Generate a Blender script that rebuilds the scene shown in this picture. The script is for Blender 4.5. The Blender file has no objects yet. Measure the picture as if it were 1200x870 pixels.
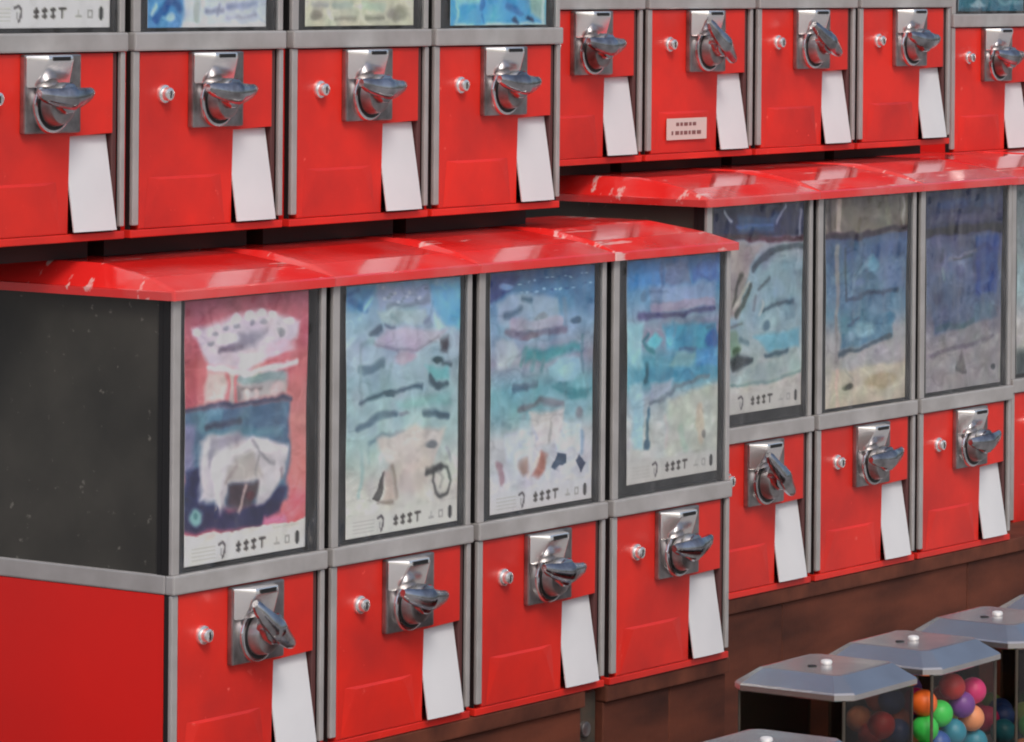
import bpy, bmesh, math, random
import numpy as np
from mathutils import Vector, Matrix
R = math.radians
random.seed(7)
rng = np.random.default_rng(7)
sc = bpy.context.scene
C = sc.collection

# ------------------------------------------------------------------ camera
CAM = Vector((-3.43419577, -2.83332234, 0.34348204))
YAW, ROLL, FPX, HOR = R(35.092725), R(0.488406), 5087.68, -39.0748
cd = bpy.data.cameras.new('camera')
cam = bpy.data.objects.new('camera', cd); C.objects.link(cam); sc.camera = cam
fw = Vector((math.cos(YAW), math.sin(YAW), 0)); rt = Vector((math.sin(YAW), -math.cos(YAW), 0)); up = Vector((0, 0, 1))
cx_ = rt * math.cos(ROLL) + up * math.sin(ROLL); cy_ = -rt * math.sin(ROLL) + up * math.cos(ROLL)
m = Matrix((cx_, cy_, -fw)).transposed().to_4x4(); m.translation = CAM
cam.matrix_world = m
cd.sensor_fit = 'HORIZONTAL'; cd.sensor_width = 36; cd.lens = FPX * 36 / 1200
cd.shift_x = 0; cd.shift_y = -(435 - HOR) / 1200
cd.clip_start = 0.1; cd.clip_end = 2000

# ------------------------------------------------------------------ daylight
SUN_EL, SUN_AZ = R(48), R(216)           # azimuth measured clockwise from +Y
w = bpy.data.worlds.new('World'); sc.world = w; w.use_nodes = True
nt = w.node_tree; bg = nt.nodes['Background']
sky = nt.nodes.new('ShaderNodeTexSky'); sky.sky_type = 'NISHITA'; sky.sun_disc = False
sky.sun_elevation = SUN_EL; sky.sun_rotation = SUN_AZ
sky.air_density = 1.0; sky.dust_density = 5.0; sky.ozone_density = 1.0
nt.links.new(sky.outputs[0], bg.inputs[0]); bg.inputs[1].default_value = 0.14
sd = bpy.data.lights.new('sun', 'SUN'); sd.energy = 1.15; sd.angle = R(14); sd.color = (1, .95, .88)
so = bpy.data.objects.new('sun', sd); C.objects.link(so)
sv = Vector((math.sin(SUN_AZ) * math.cos(SUN_EL), math.cos(SUN_AZ) * math.cos(SUN_EL), math.sin(SUN_EL)))
so.rotation_euler = sv.to_track_quat('Z', 'Y').to_euler()
sc.view_settings.view_transform = 'Standard'; sc.view_settings.look = 'None'
sc.view_settings.exposure = -0.17; sc.view_settings.gamma = 1
sc.cycles.filter_width = 2.0
sc.cycles.max_bounces = 10; sc.cycles.transparent_max_bounces = 16

# ------------------------------------------------------------------ helpers
def lin(c):
    c = np.asarray(c, dtype=float) / 255
    return np.where(c <= .04045, c / 12.92, ((c + .055) / 1.055) ** 2.4)
def mat(name, col, rough=.5, metal=0, spec=.5, noise=None, bump=None, coat=0, specks=None):
    """col: linear rgb; noise=(scale, colour2, lo, hi, detail); bump=(scale,strength)"""
    M = bpy.data.materials.new(name); M.use_nodes = True
    t = M.node_tree; b = t.nodes['Principled BSDF']
    b.inputs['Base Color'].default_value = (*col, 1); b.inputs['Roughness'].default_value = rough
    b.inputs['Metallic'].default_value = metal; b.inputs['Specular IOR Level'].default_value = spec
    if coat: b.inputs['Coat Weight'].default_value = coat; b.inputs['Coat Roughness'].default_value = .08
    tc = t.nodes.new('ShaderNodeTexCoord')
    oi = t.nodes.new('ShaderNodeObjectInfo')
    off = t.nodes.new('ShaderNodeVectorMath'); off.operation = 'MULTIPLY_ADD'
    cr = t.nodes.new('ShaderNodeCombineXYZ')
    for i in range(3): t.links.new(oi.outputs['Random'], cr.inputs[i])
    t.links.new(cr.outputs[0], off.inputs[0]); off.inputs[1].default_value = (13, 7, 5)
    t.links.new(tc.outputs['Object'], off.inputs[2])
    M['v'] = 1
    if noise:
        s, c2, lo, hi, dt = noise
        n = t.nodes.new('ShaderNodeTexNoise'); n.inputs['Scale'].default_value = s; n.inputs['Detail'].default_value = dt
        t.links.new(off.outputs[0], n.inputs['Vector'])
        r = t.nodes.new('ShaderNodeValToRGB'); r.color_ramp.elements[0].position = lo; r.color_ramp.elements[1].position = hi
        r.color_ramp.elements[0].color = (*col, 1); r.color_ramp.elements[1].color = (*c2, 1)
        t.links.new(n.outputs['Fac'], r.inputs[0]); t.links.new(r.outputs[0], b.inputs['Base Color'])
        mr = t.nodes.new('ShaderNodeMapRange'); mr.inputs[3].default_value = max(.03, rough - .07); mr.inputs[4].default_value = rough + .12
        t.links.new(n.outputs['Fac'], mr.inputs[0]); t.links.new(mr.outputs[0], b.inputs['Roughness'])
    if specks:                                  # chips, dried drips and residue; on the lids also painted glare spots
        n3 = t.nodes.new('ShaderNodeTexNoise'); n3.inputs['Scale'].default_value = specks[0]; n3.inputs['Detail'].default_value = 4; n3.inputs['Roughness'].default_value = .6
        src = off.outputs[0]
        if len(specks) > 3:
            v3 = t.nodes.new('ShaderNodeVectorMath'); v3.operation = 'MULTIPLY'; v3.inputs[1].default_value = specks[3]
            t.links.new(src, v3.inputs[0]); src = v3.outputs[0]
        t.links.new(src, n3.inputs['Vector'])
        r3 = t.nodes.new('ShaderNodeValToRGB'); r3.color_ramp.elements[0].position = specks[2]; r3.color_ramp.elements[1].position = specks[2] + .05
        t.links.new(n3.outputs['Fac'], r3.inputs[0])
        m3 = t.nodes.new('ShaderNodeMix'); m3.data_type = 'RGBA'
        t.links.new(r3.outputs[0], m3.inputs[0]); m3.inputs[7].default_value = (*specks[1], 1)
        t.links.new(b.inputs['Base Color'].links[0].from_socket, m3.inputs[6]); t.links.new(m3.outputs[2], b.inputs['Base Color'])
    if bump:
        n2 = t.nodes.new('ShaderNodeTexNoise'); n2.inputs['Scale'].default_value = bump[0]; n2.inputs['Detail'].default_value = 3
        t.links.new(off.outputs[0], n2.inputs['Vector'])
        bp = t.nodes.new('ShaderNodeBump'); bp.inputs['Strength'].default_value = bump[1]; bp.inputs['Distance'].default_value = .002
        t.links.new(n2.outputs['Fac'], bp.inputs['Height']); t.links.new(bp.outputs[0], b.inputs['Normal'])
    return M
def glass(name, tint, haze, rough=.02, ior=1.4, ripple=.002):
    """thin clear sheet: straight-through light plus a Fresnel mirror and a little milky reflection painted in as haze"""
    M = bpy.data.materials.new(name); M.use_nodes = True; t = M.node_tree
    for n in list(t.nodes):
        if n.type != 'OUTPUT_MATERIAL': t.nodes.remove(n)
    o = next(n for n in t.nodes if n.type == 'OUTPUT_MATERIAL')
    tr = t.nodes.new('ShaderNodeBsdfTransparent'); tr.inputs[0].default_value = (*tint, 1)
    gl = t.nodes.new('ShaderNodeBsdfGlossy'); gl.inputs['Roughness'].default_value = rough
    df = t.nodes.new('ShaderNodeBsdfDiffuse'); df.inputs[0].default_value = (.6, .62, .64, 1)
    fr = t.nodes.new('ShaderNodeFresnel'); ge = t.nodes.new('ShaderNodeNewGeometry'); mx = t.nodes.new('ShaderNodeMapRange')
    mx.inputs[3].default_value = ior; mx.inputs[4].default_value = 1 / ior          # same mirror from either side of the sheet
    t.links.new(ge.outputs['Backfacing'], mx.inputs[0]); t.links.new(mx.outputs[0], fr.inputs[0])
    m1 = t.nodes.new('ShaderNodeMixShader'); m2 = t.nodes.new('ShaderNodeMixShader')
    tc = t.nodes.new('ShaderNodeTexCoord'); n = t.nodes.new('ShaderNodeTexNoise'); n.inputs['Scale'].default_value = 9
    mp = t.nodes.new('ShaderNodeMapping'); mp.inputs['Scale'].default_value = (2.2, 1, 1.0)
    t.links.new(tc.outputs['Object'], mp.inputs[0]); t.links.new(mp.outputs[0], n.inputs['Vector'])
    bp = t.nodes.new('ShaderNodeBump'); bp.inputs['Strength'].default_value = 1.0; bp.inputs['Distance'].default_value = ripple
    t.links.new(n.outputs['Fac'], bp.inputs['Height']); t.links.new(bp.outputs[0], gl.inputs['Normal']); t.links.new(bp.outputs[0], fr.inputs['Normal'])
    m1.inputs[0].default_value = haze
    t.links.new(tr.outputs[0], m1.inputs[1]); t.links.new(df.outputs[0], m1.inputs[2])
    t.links.new(fr.outputs[0], m2.inputs[0]); t.links.new(m1.outputs[0], m2.inputs[1]); t.links.new(gl.outputs[0], m2.inputs[2])
    t.links.new(m2.outputs[0], o.inputs[0])
    return M
def finish(bm, smooth=False):
    bmesh.ops.recalc_face_normals(bm, faces=bm.faces)
    if smooth:
        for f in bm.faces: f.smooth = True
def obj(name, bm, M, parent=None, loc=(0, 0, 0), smooth=False):
    finish(bm, smooth)
    me = bpy.data.meshes.new(name); bm.to_mesh(me); bm.free()
    me.materials.append(M)
    if smooth:
        me.set_sharp_from_angle(angle=R(38))
    o = bpy.data.objects.new(name, me); C.objects.link(o); o.location = loc
    if parent: o.parent = parent
    return o
def add_box(bm, x0, x1, y0, y1, z0, z1, bev=0, seg=1):
    """millimetres"""
    k = .001
    vs = [bm.verts.new((x * k, y * k, z * k)) for x in (x0, x1) for y in (y0, y1) for z in (z0, z1)]
    fs = [bm.faces.new([vs[i] for i in q]) for q in ((0, 1, 3, 2), (4, 6, 7, 5), (0, 4, 5, 1), (2, 3, 7, 6), (0, 2, 6, 4), (1, 5, 7, 3))]
    if bev:
        es = list({e for f in fs for e in f.edges})
        bmesh.ops.bevel(bm, geom=es, offset=bev * k, segments=seg, profile=.6, affect='EDGES')
    return bm
def box(*a, **kw): return add_box(bmesh.new(), *a, **kw)
def add_cyl(bm, cx, cz, r, y0, y1, n=28, bev=0, r2=None):
    """cylinder along y, millimetres"""
    r2 = r if r2 is None else r2
    rings = []
    prof = [(y1, r2)] if not bev else [(y1, r2), (y0 + bev, r), (y0 + bev * .3, r - bev * .3), (y0, r - bev)]
    if not bev: prof.append((y0, r))
    for y, rr in prof:
        rings.append([bm.verts.new(((cx + rr * math.cos(a * 2 * math.pi / n)) * .001, y * .001, (cz + rr * math.sin(a * 2 * math.pi / n)) * .001)) for a in range(n)])
    for a, b in zip(rings, rings[1:]):
        for i in range(n): bm.faces.new((a[i], a[(i + 1) % n], b[(i + 1) % n], b[i]))
    bm.faces.new(rings[0]); bm.faces.new(rings[-1])
    return bm
def extrude_poly(bm, pts, y0, y1, bev=0):
    """polygon in x,z (mm) extruded along y"""
    a = [bm.verts.new((x * .001, y0 * .001, z * .001)) for x, z in pts]
    b = [bm.verts.new((x * .001, y1 * .001, z * .001)) for x, z in pts]
    n = len(pts); ff = bm.faces.new(a); bm.faces.new(b)
    for i in range(n): bm.faces.new((a[i], a[(i + 1) % n], b[(i + 1) % n], b[i]))
    if bev: bmesh.ops.bevel(bm, geom=list(ff.edges), offset=bev * .001, segments=2, profile=.6, affect='EDGES')
    return bm
def empty(name, label, cat, loc, group=None, rz=0):
    o = bpy.data.objects.new(name, None); C.objects.link(o); o.location = loc; o.rotation_euler = (0, 0, rz)
    o.empty_display_size = .05
    o['label'] = label; o['category'] = cat
    if group: o['group'] = group
    return o

# ------------------------------------------------------------------ materials
RED = (.76, .027, .016)
M_red = mat('red_paint', RED, .36, noise=(9, (.50, .021, .017), .36, .70, 9), bump=(40, .10), specks=(60, (.82, .10, .08), .685))
M_redside = mat('red_side_lit_tone', (.76, .014, .010), .42, noise=(4, (.64, .013, .010), .33, .75, 7), bump=(30, .08))  # door red again, recoloured for the light on the side faces
M_lid = mat('red_lid_plastic', (.78, .024, .022), .15, noise=(9, (.72, .11, .11), .44, .72, 7), bump=(16, .35), coat=.6, specks=(26, (.80, .46, .45), .62, (.35, 1.6, 1)))  # pink noise and pale specks paint in sky sheen and glare, besides dirt
M_silver = mat('grey_frame_paint', (.46, .455, .46), .36, metal=.25, noise=(30, (.37, .36, .36), .35, .75, 6))
M_black = mat('black_liner', (.012, .012, .013), .45)
M_dark = mat('dark_side_panel', (.036, .036, .033), .36, noise=(9, (.068, .066, .058), .36, .7, 9), bump=(9, .15), specks=(80, (.15, .145, .13), .655))
M_chrome = mat('worn_chrome', (.82, .82, .85), .17, metal=1, noise=(38, (.42, .41, .42), .42, .72, 7), bump=(60, .10))
M_dkchrome = mat('dull_chrome', (.44, .42, .43), .33, metal=.9, noise=(40, (.15, .14, .14), .35, .75, 6), bump=(70, .15))
M_cast = mat('cast_handle_metal', (.55, .55, .58), .16, metal=1, noise=(50, (.22, .21, .22), .38, .68, 7), bump=(90, .18))
M_bright = mat('bright_chrome', (.95, .95, .96), .22, metal=.85)
M_flap = mat('white_flap_plastic', (.70, .72, .76), .38, noise=(14, (.64, .66, .70), .35, .8, 5))
M_pocket = mat('shaded_red_recess', (.045, .012, .014), .6)  # recess shadow is put into this dark red
M_label = mat('label_paper', (.66, .56, .54), .6)
M_ink = mat('dark_ink', (.22, .10, .10), .6)
M_wood = mat('stained_wood', (.15, .044, .025), .65, spec=.2, noise=(1, (.034, .014, .011), .30, .70, 10), bump=(50, .6))
for M_ in (M_wood,):
    t = M_.node_tree
    n = next(x for x in t.nodes if x.type == 'TEX_NOISE')
    vm = t.nodes.new('ShaderNodeVectorMath'); vm.operation = 'MULTIPLY'; vm.inputs[1].default_value = (4.5, 12, 17)
    t.links.new(n.inputs['Vector'].links[0].from_socket, vm.inputs[0]); t.links.new(vm.outputs[0], n.inputs['Vector'])
M_woodtop = mat('worn_wood_edge', (.17, .052, .030), .6, spec=.2, noise=(16, (.050, .019, .014), .3, .72, 9), bump=(40, .3))
M_zinc = mat('cast_metal_lid', (.72, .70, .69), .20, metal=.93, noise=(18, (.56, .54, .54), .3, .8, 3), bump=(14, .05))
M_knob = mat('bright_knob', (.85, .85, .86), .3, metal=.3)
M_grey = mat('grey_bracket', (.05, .05, .042), .6, metal=.2, noise=(30, (.10, .07, .05), .4, .7, 6))
M_ground = mat('pavement', (.34, .335, .325), .85, noise=(3, (.27, .265, .26), .3, .7, 8), bump=(60, .4))
M_pane = glass('clear_window_pane', (.96, .97, .98), .02, ior=1.5, ripple=.012)
M_case = glass('clear_case_pane', (.975, .975, .97), .0, ior=1.22)
M_shade_case = glass('shade_tint_case_pane', (.70, .67, .64), .0, ior=1.3)  # tint puts the dark case interior into the pane
M_card = bpy.data.materials.new('printed_card'); M_card.use_nodes = True
t = M_card.node_tree; b = t.nodes['Principled BSDF']
at = t.nodes.new('ShaderNodeAttribute'); at.attribute_name = 'print'
t.links.new(at.outputs['Color'], b.inputs['Base Color']); b.inputs['Roughness'].default_value = .55

# ------------------------------------------------------------------ ground
GZ = -1.25
bm = bmesh.new(); bmesh.ops.create_grid(bm, x_segments=2, y_segments=2, size=400)
g = obj('ground', bm, M_ground, loc=(0, 0, GZ)); g['kind'] = 'structure'

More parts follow.
